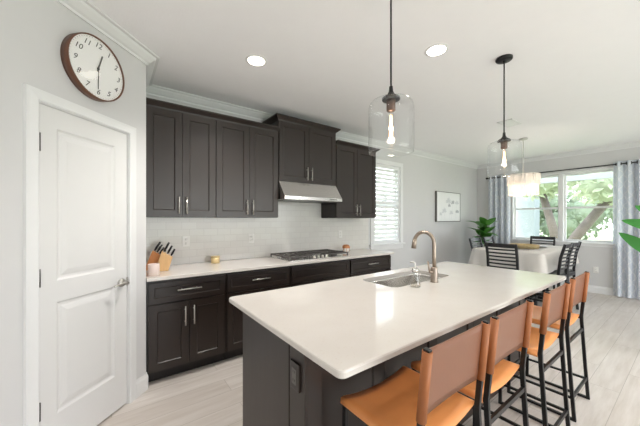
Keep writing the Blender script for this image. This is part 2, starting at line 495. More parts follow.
# crown moulding and baseboards
crown = [(0, ZC - .078), (.012, ZC - .078), (.014, ZC - .062), (.030, ZC - .054), (.062, ZC - .026), (.070, ZC - .012), (.092, ZC - .010), (.092, ZC), (0, ZC)]
pth = [P45(s0)[:2], (XC, YC), (XC, YK), (XD, YK), (XD, YB)]
struct(MB().sweep([pth[0], pth[1]] + pth[2:], crown, 1).build('trim_crown', 'trim'))
base = [(0, 0), (.016, 0), (.016, .105), (.010, .118), (.008, .132), (0, .135)]
struct(MB().sweep([P45(.062), (XC, YC), (XC, 2.728)], base, 1).build('baseboard_pantry', 'trim'))
struct(MB().sweep([P45(s0), P45(DS0 - .064)], base, 1).build('baseboard_left', 'trim'))
struct(MB().sweep([(3.37, YK), (XD, YK), (XD, YB)], base, 1).build('baseboard_dining', 'trim'))

# pantry door: casing (structure) and the door itself
cas = MB()
cp = [(0, .0), (0, -.012), (.008, -.018), (.045, -.014), (.062, -.014), (.066, 0)]
def cas_piece(mb, pts):  # mitred frame around three sides; (distance from the opening, y)
    rows = []
    for d, y in pts: rows.append([(DS0 - d, y, 0), (DS0 - d, y, DTOP + d), (DS1 + d, y, DTOP + d), (DS1 + d, y, 0)])
    vs = [v for r in rows for v in r]; fs = []
    for i in range(len(rows) - 1):
        for j in range(3): fs.append((i * 4 + j, i * 4 + j + 1, i * 4 + 5 + j, i * 4 + 4 + j))
    mb.add(vs, fs)
cas_piece(cas, cp)
cas.box(DS0 - .001, DS0 + .004, -.001, .1, 0, DTOP).box(DS1 - .004, DS1 + .001, -.001, .1, 0, DTOP).box(DS0, DS1, -.001, .1, DTOP - .004, DTOP + .001)
cas.box(DS0, DS1, .055, .07, 0, DTOP)
dc = struct(cas.build('trim_door_casing', 'trim')); dc.location = (PX, PY, 0); dc.rotation_euler = (0, 0, PI / 4)
dr = bpy.data.objects.new('door_1', None); COL.objects.link(dr); struct(dr)
dr.location = (PX, PY, 0); dr.rotation_euler = (0, 0, PI / 4)
d0, d1 = DS0 + .007, DS1 - .007
ms_ = [(.012, .008), (.026, .009), (.034, .006), (.060, .001)]
MB().slab(d0, d1, .012, 2.041, .006, .035, [(-.500, -.108, 1.04, 1.925), (-.500, -.108, .265, .915)], ms_).build('door_panel', 'door', dr)
for z in (.34, 1.074, 1.824):
    MB().box(d0 - .012, d0 + .004, -.006, .006, z - .045, z + .045).tube([(d0 - .003, -.007, z - .05), (d0 - .003, -.007, z + .05)], .006, 8).build('hinge', 'steel_dark', dr)
hd = MB().lathe([(.0, -.012), (.026, -.012), (.030, -.006), (.030, .006)], (-.058, 0, .93), 20, axis='y').tube([(-.058, -.01, .93), (-.058, -.052, .93)], .010, 10).build('door_handle', 'nickel', dr)
MB().tube([(-.058 + .004, -.05, .93), (-.075, -.053, .931), (-.105, -.052, .934), (-.14, -.048, .930), (-.165, -.044, .924)], [.011, .010, .009, .008, .006], 10).build('lever', 'nickel', hd)
MB().box(d1 - .006, d1 + .004, -.002, .008, .90, .96).build('strike_plate', 'nickel', dr)

# backsplash
b = MB(); b.box(XC + .004, 3.49, YK - .008, YK + .001, .915, 1.44).box(1.60, 2.49, YK - .008, YK + .001, 1.44, 1.66)
struct(b.build('wall_backsplash', 'tile'))

# ------------------------------------------------------------------ windows (setting)
def casing(mb, x0, x1, z0, z1, w, t):
    mb.box(x0 - w, x0, -t, 0, z0, z1).box(x1, x1 + w, -t, 0, z0, z1).box(x0 - w, x1 + w, -t, 0, z1, z1 + w)
    mb.box(x0 + .004, x1 - .004, -.004, .13, z0 - .012, z0 + .003).box(x0 + .004, x1 - .004, -.004, .13, z1 - .003, z1 + .012).box(x0 - .012, x0 + .004, -.004, .13, z0 - .01, z1 + .01).box(x1 - .004, x1 + .012, -.004, .13, z0 - .01, z1 + .01)
# kitchen window
w1 = struct(bpy.data.objects.new('window_1', None)); COL.objects.link(w1); w1.location = (0, YK, 0)
m = MB(); casing(m, WX0, WX1, WZ0, WZ1, .075, .018); m.build('window_casing', 'trim', w1, bevel=.003)
MB().box(WX0 - .105, WX1 + .105, -.05, .02, WZ0 - .03, WZ0).box(WX0 - .08, WX1 + .08, -.018, 0, WZ0 - .105, WZ0 - .03).build('window_sill', 'trim', w1, bevel=.003)
m = MB(); zm = (WZ0 + WZ1) / 2
for a, c, e, f in ((WX0, WX0 + .04, WZ0, WZ1), (WX1 - .04, WX1, WZ0, WZ1), (WX0 + .04, WX1 - .04, WZ0, WZ0 + .045), (WX0 + .04, WX1 - .04, WZ1 - .04, WZ1), (WX0 + .04, WX1 - .04, zm - .02, zm + .02)): m.box(a, c, .09, .125, e, f)
m.build('window_sash', 'trim', w1)
MB().box(WX0, WX1, .105, .109, WZ0, WZ1).build('window_glass', 'pane', w1)
# dining window: two double-hung units
w2 = struct(bpy.data.objects.new('window_2', None)); COL.objects.link(w2); w2.location = (XD, 0, 0); w2.rotation_euler = (0, 0, -PI / 2)
X = lambda y: -y
dx0, dx1 = X(DY1), X(DY0); dm = X(1.69)
m = MB(); casing(m, dx0, dx1, DZ0, DZ1, .03, .012); m.box(dm - .035, dm + .035, -.006, .12, DZ0, DZ1); m.build('window_casing', 'trim', w2, bevel=.003)
MB().box(dx0 - .05, dx1 + .05, -.045, .03, DZ0 - .028, DZ0).box(dx0 - .03, dx1 + .03, -.014, 0, DZ0 - .075, DZ0 - .028).build('window_sill', 'trim', w2, bevel=.003)
for a, c in ((dx0, dm - .035), (dm + .035, dx1)):
    m = MB(); zm = 1.635
    for p, q, e, f in ((a, a + .03, DZ0, DZ1), (c - .03, c, DZ0, DZ1), (a + .03, c - .03, DZ0, DZ0 + .04), (a + .03, c - .03, DZ1 - .04, DZ1), (a + .03, c - .03, zm - .018, zm + .018)): m.box(p, q, .07, .11, e, f)
    m.build('window_sash', 'trim', w2)
    MB().box(a, c, .088, .092, DZ0, DZ1).build('window_glass', 'pane', w2)
# unseen frame added round the opening that holds the back area light
w3 = struct(bpy.data.objects.new('window_3', None)); COL.objects.link(w3); w3.location = (0, YB, 0)
m = MB()
for x in (.6, 2.46, 4.33, 6.14): m.box(x, x + .06, -.08, -.02, 0, 2.4)
m.box(.6, 6.2, -.08, -.02, 0, .06).box(.6, 6.2, -.08, -.02, 2.34, 2.4)
m.build('window_frame', 'trim', w3)

# ------------------------------------------------------------------ kitchen wall cabinets
def pull(parent, x, z, y, length, vertical=True, mname='nickel', name='handle'):
    m = MB(); h = length / 2; a, c = ((x, y - .03, z - h), (x, y - .03, z + h)) if vertical else ((x - h, y - .03, z), (x + h, y - .03, z))
    m.tube([a, c], .0058, 10)
    for t in (-.62, .62):
        px, pz = (x, z + t * h) if vertical else (x + t * h, z)
        m.tube([(px, y - .03, pz), (px, y + .001, pz)], .0048, 8)
    return m.build(name, mname, parent)

SH = [(.006, .009), (.010, .0095)]
def shaker(parent, name, x0, x1, z0, z1, yf, fr=.062, world=True):
    o = MB().slab(x0, x1, z0, z1, yf, .019, [(x0 + fr, x1 - fr, z0 + fr, z1 - fr)], SH).build(name, 'cab', parent, world=world)
    q = o.modifiers.new('bevel', 'BEVEL'); q.width = .0018; q.segments = 1; q.limit_method = 'ANGLE'; q.angle_limit = 1.2
    return o

def handle_on(door, root, x, z, yf, length, vertical):
    h = pull(door, x, z, yf, length, vertical)
    L = root.location
    for v in h.data.vertices: v.co -= L
    return h

UF = 2.985
def upper(x0, x1, xm, z0, z1, ctop, label, left_ret=False, right_ret=False, hl=.165):
    t = thing('wall_cabinet', label, 'cabinet', ((x0 + x1) / 2, YK, z0))
    MB().box(x0, x1, UF + .021, YK - .001, z0, z1 + .03).build('body', 'cab', t, world=True)
    for a, c, hx in ((x0 + .004, xm - .002, xm - .034), (xm + .002, x1 - .004, xm + .034)):
        d = shaker(t, 'door', a, c, z0 + .006, z1 - .002, UF)
        handle_on(d, t, hx, z0 + .115, UF, hl, True)
    pr = [(-.012, z1 - .004), (.004, z1 - .002), (.010, z1 + .012), (.022, z1 + .020), (.045, ctop - .018), (.052, ctop - .014), (.052, ctop), (-.012, ctop)]
    path = [(x0, UF + .012), (x1, UF + .012)]
    if left_ret: path = [(x0, YK - .002)] + path
    if right_ret: path = path + [(x1, YK - .002)]
    MB().sweep(path, pr, 1).build('crown_moulding', 'cab', t, world=True)
    return t
upper(XC + .012, .869, .552, 1.418, 2.435, 2.490, 'dark espresso double-door wall cabinet at the far left, against the pantry wall')
upper(.869, 1.596, 1.236, 1.418, 2.435, 2.490, 'dark espresso double-door wall cabinet directly left of the range hood')
upper(1.603, 2.486, 2.036, 1.862, 2.585, 2.645, 'shorter raised espresso wall cabinet above the stainless range hood', True, True)
upper(2.493, 3.292, 2.896, 1.418, 2.435, 2.490, 'dark espresso wall cabinet between the range hood and the shuttered window', False, True)

# range hood
t = thing('range_hood', 'sloped stainless steel range hood under the raised cabinet over the cooktop', 'range hood', (2.045, YK, 1.632))
MB().prism([(UF + .002, 1.860), (2.857, 1.682), (2.850, 1.676), (2.850, 1.634), (YK - .01, 1.634), (YK - .01, 1.860)], 'x', 1.604, 2.484).build('canopy', 'steel', t, world=True, bevel=.003)
MB().box(1.66, 2.03, 2.88, 3.27, 1.628, 1.6345).build('filter', 'steel_dark', t, world=True)
MB().box(2.06, 2.43, 2.88, 3.27, 1.628, 1.6345).build('filter', 'steel_dark', t, world=True)
m = MB()
for k in range(5): m.box(2.27 + k * .026, 2.288 + k * .026, 2.847, 2.8505, 1.648, 1.662)
m.build('control_buttons', 'steel_dark', t, world=True)

# ------------------------------------------------------------------ base cabinets
BF = 2.729
def base_cab(x0, x1, label, drawer_handle=True, fr_x=None):
    t = thing('base_cabinet', label, 'cabinet', ((x0 + x1) / 2, YK, 0))
    MB().box(x0, x1, BF + .021, YK - .002, .1, .883).build('body', 'cab', t, world=True)
    MB().box(x0, x1, BF + .085, YK - .01, 0, .1).build('toe_kick', 'dark', t, world=True)
    xm = (x0 + x1) / 2
    d = shaker(t, 'drawer', x0 + .012, x1 - .012, .685, .858, BF, .042)
    if drawer_handle: handle_on(d, t, xm, .782, BF, .20, False)
    for a, c, hx in ((x0 + .012, xm - .002, xm - .036), (xm + .002, x1 - .012, xm + .036)):
        d = shaker(t, 'door', a, c, .112, .672, BF)
        handle_on(d, t, hx, .545, BF, .17, True)
    return t
base_cab(XC + .008, .887, 'dark base cabinet with drawer and two doors, nearest the pantry door')
base_cab(.890, 1.612, 'dark base cabinet left of the cooktop, partly behind the island corner')
base_cab(1.615, 2.515, 'dark base cabinet with false drawer front below the gas cooktop', False)
base_cab(2.518, 3.345, 'dark base cabinet with drawer at the window end of the kitchen run')

ct = MB().box(XC + .003, 3.372, 2.694, YK - .001, .884, .914).build('countertop', 'quartz', bevel=.004)
tag(ct, 'long white quartz countertop along the tiled kitchen wall', 'countertop')

# cooktop
t = thing('cooktop', 'stainless gas cooktop with black grates set in the wall countertop', 'cooktop', (2.07, 3.01, .914))
MB().box(-.455, .455, -.255, .245, .0005, .012).build('pan', 'steel', t, bevel=.004)
for cx in (-.30, 0, .30):
    g = MB(); x0, x1 = cx - .145, cx + .145; y0, y1 = (-.225, .225)
    if cx == 0: y0 = -.10
    for a, c in (((x0, y0), (x1, y0)), ((x1, y0), (x1, y1)), ((x1, y1), (x0, y1)), ((x0, y1), (x0, y0))): g.bar((a[0], a[1], .046), (c[0], c[1], .046), .012, .014)
    for yy in ((y0 + y1) / 2,): g.bar((x0, yy, .046), (x1, yy, .046), .011, .014)
    g.bar((cx, y0, .046), (cx, y1, .046), .011, .014)
    for q in (-.07, .07): g.bar((cx + q, y0, .046), (cx + q, y1, .046), .008, .012)
    for px in (x0, x1):
        for py in (y0, y1): g.bar((px, py, .010), (px, py, .046), .012)
    g.build('grate', 'iron', t)
for cx, cy, r in ((-.3, -.11, .04), (-.3, .12, .05), (0, .06, .06), (.3, -.11, .05), (.3, .12, .04)):
    MB().lathe([(r, .011), (r, .024), (r * .8, .027), (r * .78, .032), (0, .033)], (cx, cy, 0), 20).build('burner', 'iron', t)
for k in range(5): MB().lathe([(.019, .011), (.019, .016), (.015, .019), (.014, .038), (0, .039)], (-.13 + k * .065, -.185, 0), 16).build('knob', 'nickel', t)

# outlets on the backsplash and elsewhere
def outlet(loc, rotz, label, plate='white', w=.072, h=.115, group=None):
    t = thing('outlet', label, 'outlet', loc, rotz, group)
    MB().box(-w / 2, w / 2, -.006, 0, -h / 2, h / 2).build('cover_plate', plate, t, bevel=.002)
    for z in (-.021, .021): 
        s = MB().lathe([(0, -.0085), (.015, -.0085), (.0165, -.006)], (0, 0, z), 16, axis='y').build('socket', plate if plate != 'dark' else 'dark', t)
        k = MB()
        for x in (-.006, .006): k.box(x - .0012, x + .0012, -.0092, -.0084, z - .002, z + .006)
        k.build('slots', 'ink', s)
    return t
outlet((.652, YK - .008, 1.160), 0, 'white outlet plate on the backsplash, between the knife blocks and the gold candle')
outlet((1.40, YK - .008, 1.163), 0, 'white outlet plate on the backsplash, just left of the cooktop')
outlet((2.86, YK - .008, 1.17), 0, 'white outlet plate on the backsplash above the copper-topped jar')
outlet((XD, 1.171, .437), -PI / 2, 'white outlet plate low on the dining wall below the window')

# ------------------------------------------------------------------ island
IX0, IX1, IY0, IY1 = .580, 3.12, .672, 1.749
CX0, CX1, CY0, CY1 = .635, 3.06, .965, 1.668
t = thing('kitchen_island', 'long dark espresso kitchen island base under the white quartz top', 'island', ((CX0 + CX1) / 2, (CY0 + CY1) / 2, 0))
MB().box(CX0 + .012, 1.57, CY0 + .02, CY1 - .022, .1, .883).box(2.39, CX1 - .012, CY0 + .02, CY1 - .022, .1, .883).box(1.57, 2.39, CY0 + .02, CY0 + .04, .1, .883).box(1.57, 2.39, CY1 - .034, CY1 - .022, .1, .883).build('body', 'cab', t, world=True)
MB().box(CX0 + .06, CX1 - .06, CY0 + .02, CY1 - .09, 0, .1).build('toe_kick', 'dark', t, world=True)
MB().prism([(1.091, 0), (CY1 - .105, 0), (CY1 - .105, .10), (CY1 - .026, .10), (CY1 - .026, .883), (1.091, .883)], 'x', CX0, CX0 + .0125).build('end_panel', 'cab', t, world=True, bevel=.002)
MB().box(CX0, CX0 + .0125, CY0 - .002, 1.084, 0, .883).build('end_panel', 'cab', t, world=True, bevel=.002)
MB().box(CX1 - .0125, CX1, CY0, CY1 - .026, 0, .883).build('end_panel', 'cab', t, world=True, bevel=.002)
npan = 5; pw = (CX1 - CX0 - .026) / npan
for k in range(npan):
    a = CX0 + .013 + k * pw
    shaker(t, 'back_panel', a + .001, a + pw - .001, .0, .882, CY0, .075)
# doors on the kitchen side (face +y)
nd = 6; pw = (CX1 - CX0) / nd
for k in range(nd):
    a = CX0 + k * pw
    m = MB().slab(-(a + pw - .002), -(a + .002 + (.010 if k == 0 else 0)), .112, .872, -CY1, .02, [(-(a + pw - .002) + .06, -(a + .002) - .06, .172, .812)], SH)
    m.v = [(-x, -y, z) for x, y, z in m.v]
    d = m.build('door', 'cab', t, world=True)
    hx = a + (pw - .04 if k % 2 == 0 else .04)
    h = MB().tube([(hx, CY1 + .03, .62), (hx, CY1 + .03, .78)], .0058, 8).tube([(hx, CY1 + .03, .64), (hx, CY1 - .001, .64)], .0048, 8).tube([(hx, CY1 + .03, .76), (hx, CY1 - .001, .76)], .0048, 8)
    h.build('handle', 'nickel', d, world=False).data.transform(Matrix.Translation(-t.location))

o_ = thing('outlet', 'dark brown outlet plate on the narrow end panel of the island', 'outlet', (CX0, 1.028, .730), -PI / 2)
MB().box(-.036, .036, -.010, 0, -.058, .058).build('cover_plate', 'cab', o_, bevel=.002)
s = MB().box(-.018, .018, -.0125, -.009, -.034, .034).build('socket', 'frame', o_, bevel=.001)
k = MB()
for z in (-.018, .018):
    for x in (-.006, .006): k.box(x - .0015, x + .0015, -.0135, -.0122, z - .003, z + .006)
k.build('slots', 'ink', s)

def rrect(x0, x1, y0, y1, r, n=6):
    pts = []
    for cx, cy, a0 in ((x1 - r, y1 - r, 0), (x0 + r, y1 - r, 90), (x0 + r, y0 + r, 180), (x1 - r, y0 + r, 270)):
        for k in range(n + 1):
            a = math.radians(a0 + 90 * k / n); pts.append((cx + r * math.cos(a), cy + r * math.sin(a)))
    return pts
SX0, SX1, SY0, SY1 = 1.60, 2.36, 1.275, 1.625
def ring_mesh(rings, smooth=False, cap=False):
    n = len(rings[0]); m = MB(); vs = [v for r in rings for v in r]
    fs = [(i * n + j, i * n + (j + 1) % n, (i + 1) * n + (j + 1) % n, (i + 1) * n + j) for i in range(len(rings) - 1) for j in range(n)]
    if cap: fs.append(tuple((len(rings) - 1) * n + j for j in range(n)))
    return m.add(vs, fs, smooth)
def ring(x0, x1, y0, y1, r, ins, z): return [(x, y, z) for x, y in rrect(x0 + ins, x1 - ins, y0 + ins, y1 - ins, max(r - ins, .004))]
R_ = [ring(IX0, IX1, IY0, IY1, .028, i, z) for i, z in ((.006, .884), (0, .889), (0, .907), (.0022, .912), (.007, .914))]
R_ += [ring(SX0, SX1, SY0, SY1, .06, 0, .914), ring(SX0, SX1, SY0, SY1, .06, 0, .884)]
m = ring_mesh(R_ + [R_[0]])
ic = m.build('countertop', 'quartz')
tag(ic, 'big white speckled quartz island countertop with rounded corners and sink cutout', 'countertop')
ic.location.z = .0
# undermount sink
t = thing('sink', 'undermount stainless sink bowl set into the island countertop', 'sink', ((SX0 + SX1) / 2, (SY0 + SY1) / 2, .69))
R_ = [ring(SX0, SX1, SY0, SY1, .06, i, z) for i, z in ((-.006, .882), (.003, .882), (.004, .87), (.008, .72), (.02, .703), (.05, .698))]
q = ring_mesh(R_, True, True).build('bowl', 'steel', t, world=True, solid=.002, recalc=False)
MB().lathe([(.045, 0), (.042, .003), (.02, .002), (0, .002)], (2.0, 1.46, .6985), 20).build('drain', 'steel_dark', t, world=True)

# faucet
FX, FY = 2.005, 1.222
t = thing('faucet', 'champagne bronze gooseneck faucet beside the island sink', 'faucet', (FX, FY, .914))
MB().lathe([(.030, 0), (.030, .006), (.027, .010), (.026, .105), (.024, .112), (.016, .118)], n=20).build('base', 'bronze', t)
pts = [(0, 0, .11), (0, 0, .20), (0, 0, .285)]
for k in range(1, 13):
    a = PI - PI * k / 12 * .94
    pts.append((0, .088 + .088 * math.cos(a), .295 + .088 * math.sin(a)))
MB().tube(pts, .0145, 14).build('neck', 'bronze', t)
e = pts[-1]
MB().tube([(0, e[1] - .003, e[2] + .012), (0, e[1] + .004, e[2] - .03), (0, e[1] + .008, e[2] - .065)], [.0165, .0185, .020], 14).build('spray_head', 'bronze', t)
MB().tube([(-.02, .0, .075), (-.05, .006, .082)], .010, 10).tube([(-.05, .006, .08), (-.056, .010, .12), (-.060, .016, .165)], [.009, .007, .0055], 10).build('lever', 'bronze', t)

# soap dispenser
t = thing('soap_dispenser', 'small clear glass soap dispenser with pump in front of the sink', 'soap dispenser', (1.748, 1.212, .914))
MB().lathe([(.0, .001), (.037, .001), (.040, .006), (.036, .03), (.024, .085), (.020, .10), (.020, .112), (.0185, .112)], n=20, cap=False).build('bottle', 'bottle', t)
MB().lathe([(0, .004), (.034, .004), (.032, .028), (.0285, .043), (0, .043)], n=18).build('soap', glass('soap_liquid', (.93, .9, .86), .5, .1, .05), t)
MB().lathe([(.023, .108), (.023, .128), (.012, .132), (.006, .134)], n=16).build('collar', 'steel', t)
MB().tube([(0, 0, .13), (0, 0, .172)], .0045, 8).tube([(-.006, 0, .174), (.004, .02, .175), (.006, .045, .170)], .006, 8).build('pump', 'white', t)

# ------------------------------------------------------------------ bar stools (face +y)
def make_stool(label):
    t = thing('counter_stool', label, 'stool', (0, 0, 0), 0, 'leather sling counter stools along the island')
    HX = .203; hw = .019
    for sx in (-1, 1):
        x = sx * HX
        side = [(x, -.205, .0), (x, -.188, .25), (x, -.167, .60), (x, -.166, .64), (x, -.176, .75), (x, -.199, .992)]
        lg = MB().chain(side, hw, hw + .002).build('back_leg', 'black', t, bevel=.002)
        MB().chain([(x, .185, .632), (x, .190, .40), (x, .195, .0)], hw, hw + .002).build('front_leg', 'black', t, bevel=.002)
        MB().bar((x, -.164, .628), (x, .195, .628), .018, .018).build('seat_rail', 'black', t)
        MB().bar((x, -.192, .155), (x, .192, .155), .015, .015).build('stretcher', 'black', t)
        MB().bar((x, -.200, .010), (x, .195, .010), .017, .017).build('floor_runner', 'black', t)
    MB().bar((-HX, -.194, .160), (HX, -.194, .160), .014, .022).build('stretcher', 'black', t)
    MB().bar((-HX, -.171, .535), (HX, -.171, .535), .014, .022).build('stretcher', 'black', t)
    MB().bar((-HX, .190, .20), (HX, .190, .20), .016, .022).build('footrest', 'black', t)
    MB().bar((-HX, .182, .600), (HX, .182, .600), .014, .020).build('stretcher', 'black', t)
    # seat sling, wrapped round the rails
    m = MB(); nx, ny = 16, 8; cols = []
    prof = [(-HX - .004, .612), (-HX - .014, .622), (-HX - .012, .640)]
    for k in range(nx + 1):
        u = -1 + 2 * k / nx; prof.append((u * (HX - .002), .6425 - .026 * (1 - u * u)))
    prof += [(HX + .012, .640), (HX + .014, .622), (HX + .004, .612)]
    vs = []; fs = []; n = len(prof)
    for j in range(ny + 1):
        y = -.155 + (.200 + .155) * j / ny
        for x, z in prof: vs.append((x, y, z))
    for j in range(ny):
        for i in range(n - 1): fs.append((j * n + i, j * n + i + 1, (j + 1) * n + i + 1, (j + 1) * n + i))
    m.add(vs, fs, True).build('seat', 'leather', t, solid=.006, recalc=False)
    # back sling: flat panel between sleeves
    def py(z): return -.176 + (z - .75) / .242 * -.023
    z0, z1 = .752, .984
    m = MB(); vs = []; fs = []
    for j in range(9):
        z = z0 + (z1 - z0) * j / 8
        for i in range(nx + 1):
            u = -1 + 2 * i / nx
            vs.append((u * HX, py(z) + .007 + .008 * (1 - u * u), z - .008 * (1 - u * u) * (j / 8)))
    for j in range(8):
        for i in range(nx): fs.append((j * (nx + 1) + i, j * (nx + 1) + i + 1, (j + 1) * (nx + 1) + i + 1, (j + 1) * (nx + 1) + i))
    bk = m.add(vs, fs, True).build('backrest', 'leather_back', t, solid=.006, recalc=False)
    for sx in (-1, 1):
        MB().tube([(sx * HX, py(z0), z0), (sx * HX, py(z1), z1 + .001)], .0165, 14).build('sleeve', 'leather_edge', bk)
    return t
spots = [(.997, 'tan leather counter stool nearest the camera, at the near end of the island'),
         (1.485, 'tan leather counter stool second from the camera along the island'),
         (2.165, 'tan leather counter stool third from the camera along the island'),
         (2.775, 'tan leather counter stool at the dining end of the island, farthest from the camera')]
st = make_stool(spots[0][1]); st.location = (spots[0][0], .705, 0)
for x, lb in spots[1:]: dup(st, (x, .705 if x < 2.5 else .72, 0), 0, lb)

# ------------------------------------------------------------------ dining set
TX0, TX1, TY0, TY1, TZ = 4.93, 6.66, 1.33, 2.30, .905
t = thing('dining_table', 'counter-height dining table under a pale linen cloth by the window', 'table', ((TX0 + TX1) / 2, (TY0 + TY1) / 2, 0))
MB().box(TX0 + .03, TX1 - .03, TY0 + .03, TY1 - .03, TZ - .035, TZ).build('table_top', 'chair', t, world=True)
for x in (TX0 + .58, TX1 - .58):
    MB().bar((x, 1.815, .04), (x, 1.815, TZ - .035), .12).box(x - .05, x + .05, 1.60, 2.03, 0, .05).build('pedestal', 'chair', t, world=True, bevel=.006)
# tablecloth: rounded drape
m = MB(); cxm, cym = (TX0 + TX1) / 2, (TY0 + TY1) / 2; hxm, hym = (TX1 - TX0) / 2 + .004, (TY1 - TY0) / 2 + .004
N = 160; vs = []; fs = []
def outline(k):
    # walks the rectangle's edge; returns point, outward normal, corner weight
    a = 2 * PI * k / N; c, s = math.cos(a), math.sin(a)
    p = 36.; r = (abs(c) ** p + abs(s) ** p) ** (-1 / p)
    x, y = c * r, s * r
    nx, ny = abs(x) ** (p - 1) * (1 if x > 0 else -1), abs(y) ** (p - 1) * (1 if y > 0 else -1)
    l = math.hypot(nx, ny); return x, y, nx / l, ny / l, (abs(x * y)) ** 5
rows = [(0, TZ + .004, 0), (0, TZ + .0035, .55), (.004, TZ + .001, .9), (.012, TZ - .012, 1)]
L = .255
for d, z, q in rows:
    for k in range(N):
        x, y, nx, ny, cw = outline(k)
        if q == 0: vs.append((cxm + x * hxm * .45, cym + y * hym * .45, z))
        elif q == .55: vs.append((cxm + x * hxm * .9, cym + y * hym * .9, z))
        else: vs.append((cxm + x * hxm + nx * d, cym + y * hym + ny * d, z))
for j in range(1, 7):
    f = j / 6
    for k in range(N):
        x, y, nx, ny, cw = outline(k)
        wv = .010 * math.sin(k * 2 * PI / N * 22) * f + .012 * math.sin(k * 2 * PI / N * 9 + 1) * f
        dd = .012 + wv + .02 * f + cw * .05 * f
        vs.append((cxm + x * hxm + nx * dd, cym + y * hym + ny * dd, TZ - .012 - f * (L + cw * .015)))
nr = 10
for i in range(nr - 1):
    for k in range(N): fs.append((i * N + k, i * N + (k + 1) % N, (i + 1) * N + (k + 1) % N, (i + 1) * N + k))
fs.append(tuple(range(N)))
tc_ = m.add(vs, fs, True).build('tablecloth', 'cloth', recalc=False)
tag(tc_, 'pale linen tablecloth draped over the dining table', 'tablecloth')
# woven centrepiece tray
t = thing('woven_tray', 'low straw-coloured woven tray in the middle of the tablecloth', 'tray', (5.70, 1.79, TZ + .0045))
MB().prism([(math.cos(a) * .17, math.sin(a) * .20) for a in [2 * PI * k / 28 for k in range(28)]], 'z', 0, .012).build('base', 'woven', t)
m = MB()
for k in range(5): m.tube([(math.cos(a) * (.168 + .002 * k), math.sin(a) * (.198 + .002 * k), .012 + k * .0105) for a in [2 * PI * q / 28 for q in range(28)]], .007, 6, closed=True)
m.build('rim', 'woven', t)

def make_chair(label):
    """black counter-height ladder-back chair facing +y; back at y = -0.2"""
    t = thing('dining_chair', label, 'chair', (0, 0, 0), 0, 'black ladder-back chairs round the dining table')
    W = .205; sh = .615
    for sx in (-1, 1):
        x = sx * (W - .015)
        MB().chain([(x, -.235, 0), (x, -.195, .45), (x, -.19, .63), (x, -.215, .86), (x, -.265, 1.055)], .03, .034).build('back_leg', 'chair', t, bevel=.004)
        MB().bar((x, .19, 0), (x, .19, sh - .03), .034).build('front_leg', 'chair', t, bevel=.004)
        MB().bar((x, -.20, .22), (x, .19, .22), .018, .028).build('stretcher', 'chair', t)
        MB().bar((x, -.195, sh - .05), (x, .19, sh - .05), .02, .05).build('seat_apron', 'chair', t)
    for y, z in ((.19, .18), (-.21, .26)): MB().bar((-W + .015, y, z), (W - .015, y, z), .018, .028).build('stretcher', 'chair', t)
    for y in (.19, -.195): MB().bar((-W + .015, y, sh - .05), (W - .015, y, sh - .05), .02, .05).build('seat_apron', 'chair', t)
    MB().prism([(x, y) for x, y in rrect(-.215, .215, -.185, .225, .05)], 'z', sh - .03, sh).build('seat', 'chair', t, bevel=.006)
    def by(z): return -.19 - .025 * max(0, (z - .63) / .23) if z < .86 else -.215 - .05 * (z - .86) / .195
    def slat(z, h, name):
        n = 10; vs = []; fs = []
        for i in range(n + 1):
            u = -1 + 2 * i / n; x = u * (W - .022); off = -.022 * (1 - u * u)
            for dy, dz in ((-.007, -h / 2), (.007, -h / 2), (.007, h / 2), (-.007, h / 2)):
                vs.append((x, by(z + dz) + off + dy, z + dz))
        for i in range(n):
            for j in range(4): fs.append((i * 4 + j, i * 4 + (j + 1) % 4, i * 4 + 4 + (j + 1) % 4, i * 4 + 4 + j))
        fs += [(0, 1, 2, 3), (n * 4 + 3, n * 4 + 2, n * 4 + 1, n * 4)]
        MB().add(vs, fs).build(name, 'chair', t)
    slat(1.025, .058, 'top_rail')
    for k in range(6): slat(.965 - k * .052, .022, 'slat')
    return t
ch = make_chair('black slatted dining chair nearest the island, its back turned to the camera')
ch.location = (4.735, 1.695, 0); ch.rotation_euler = (0, 0, -PI / 2)
dup(ch, (6.74, 1.885, 0), PI / 2, 'dark dining chair at the far end of the table, in front of the window')
dup(ch, (5.42, 2.22, 0), PI, 'dark dining chair on the plant side of the table, partly hidden by the nearest chair')
dup(ch, (5.97, 2.22, 0), PI, 'dark dining chair on the plant side of the table, just right of the leafy plant')
dup(ch, (5.19, 1.36, 0), 0, 'black slatted dining chair seen edge-on at the open side of the table, nearer the island')
dup(ch, (5.62, 1.36, 0), 0, 'black slatted dining chair seen edge-on at the open side of the table, nearer the window')

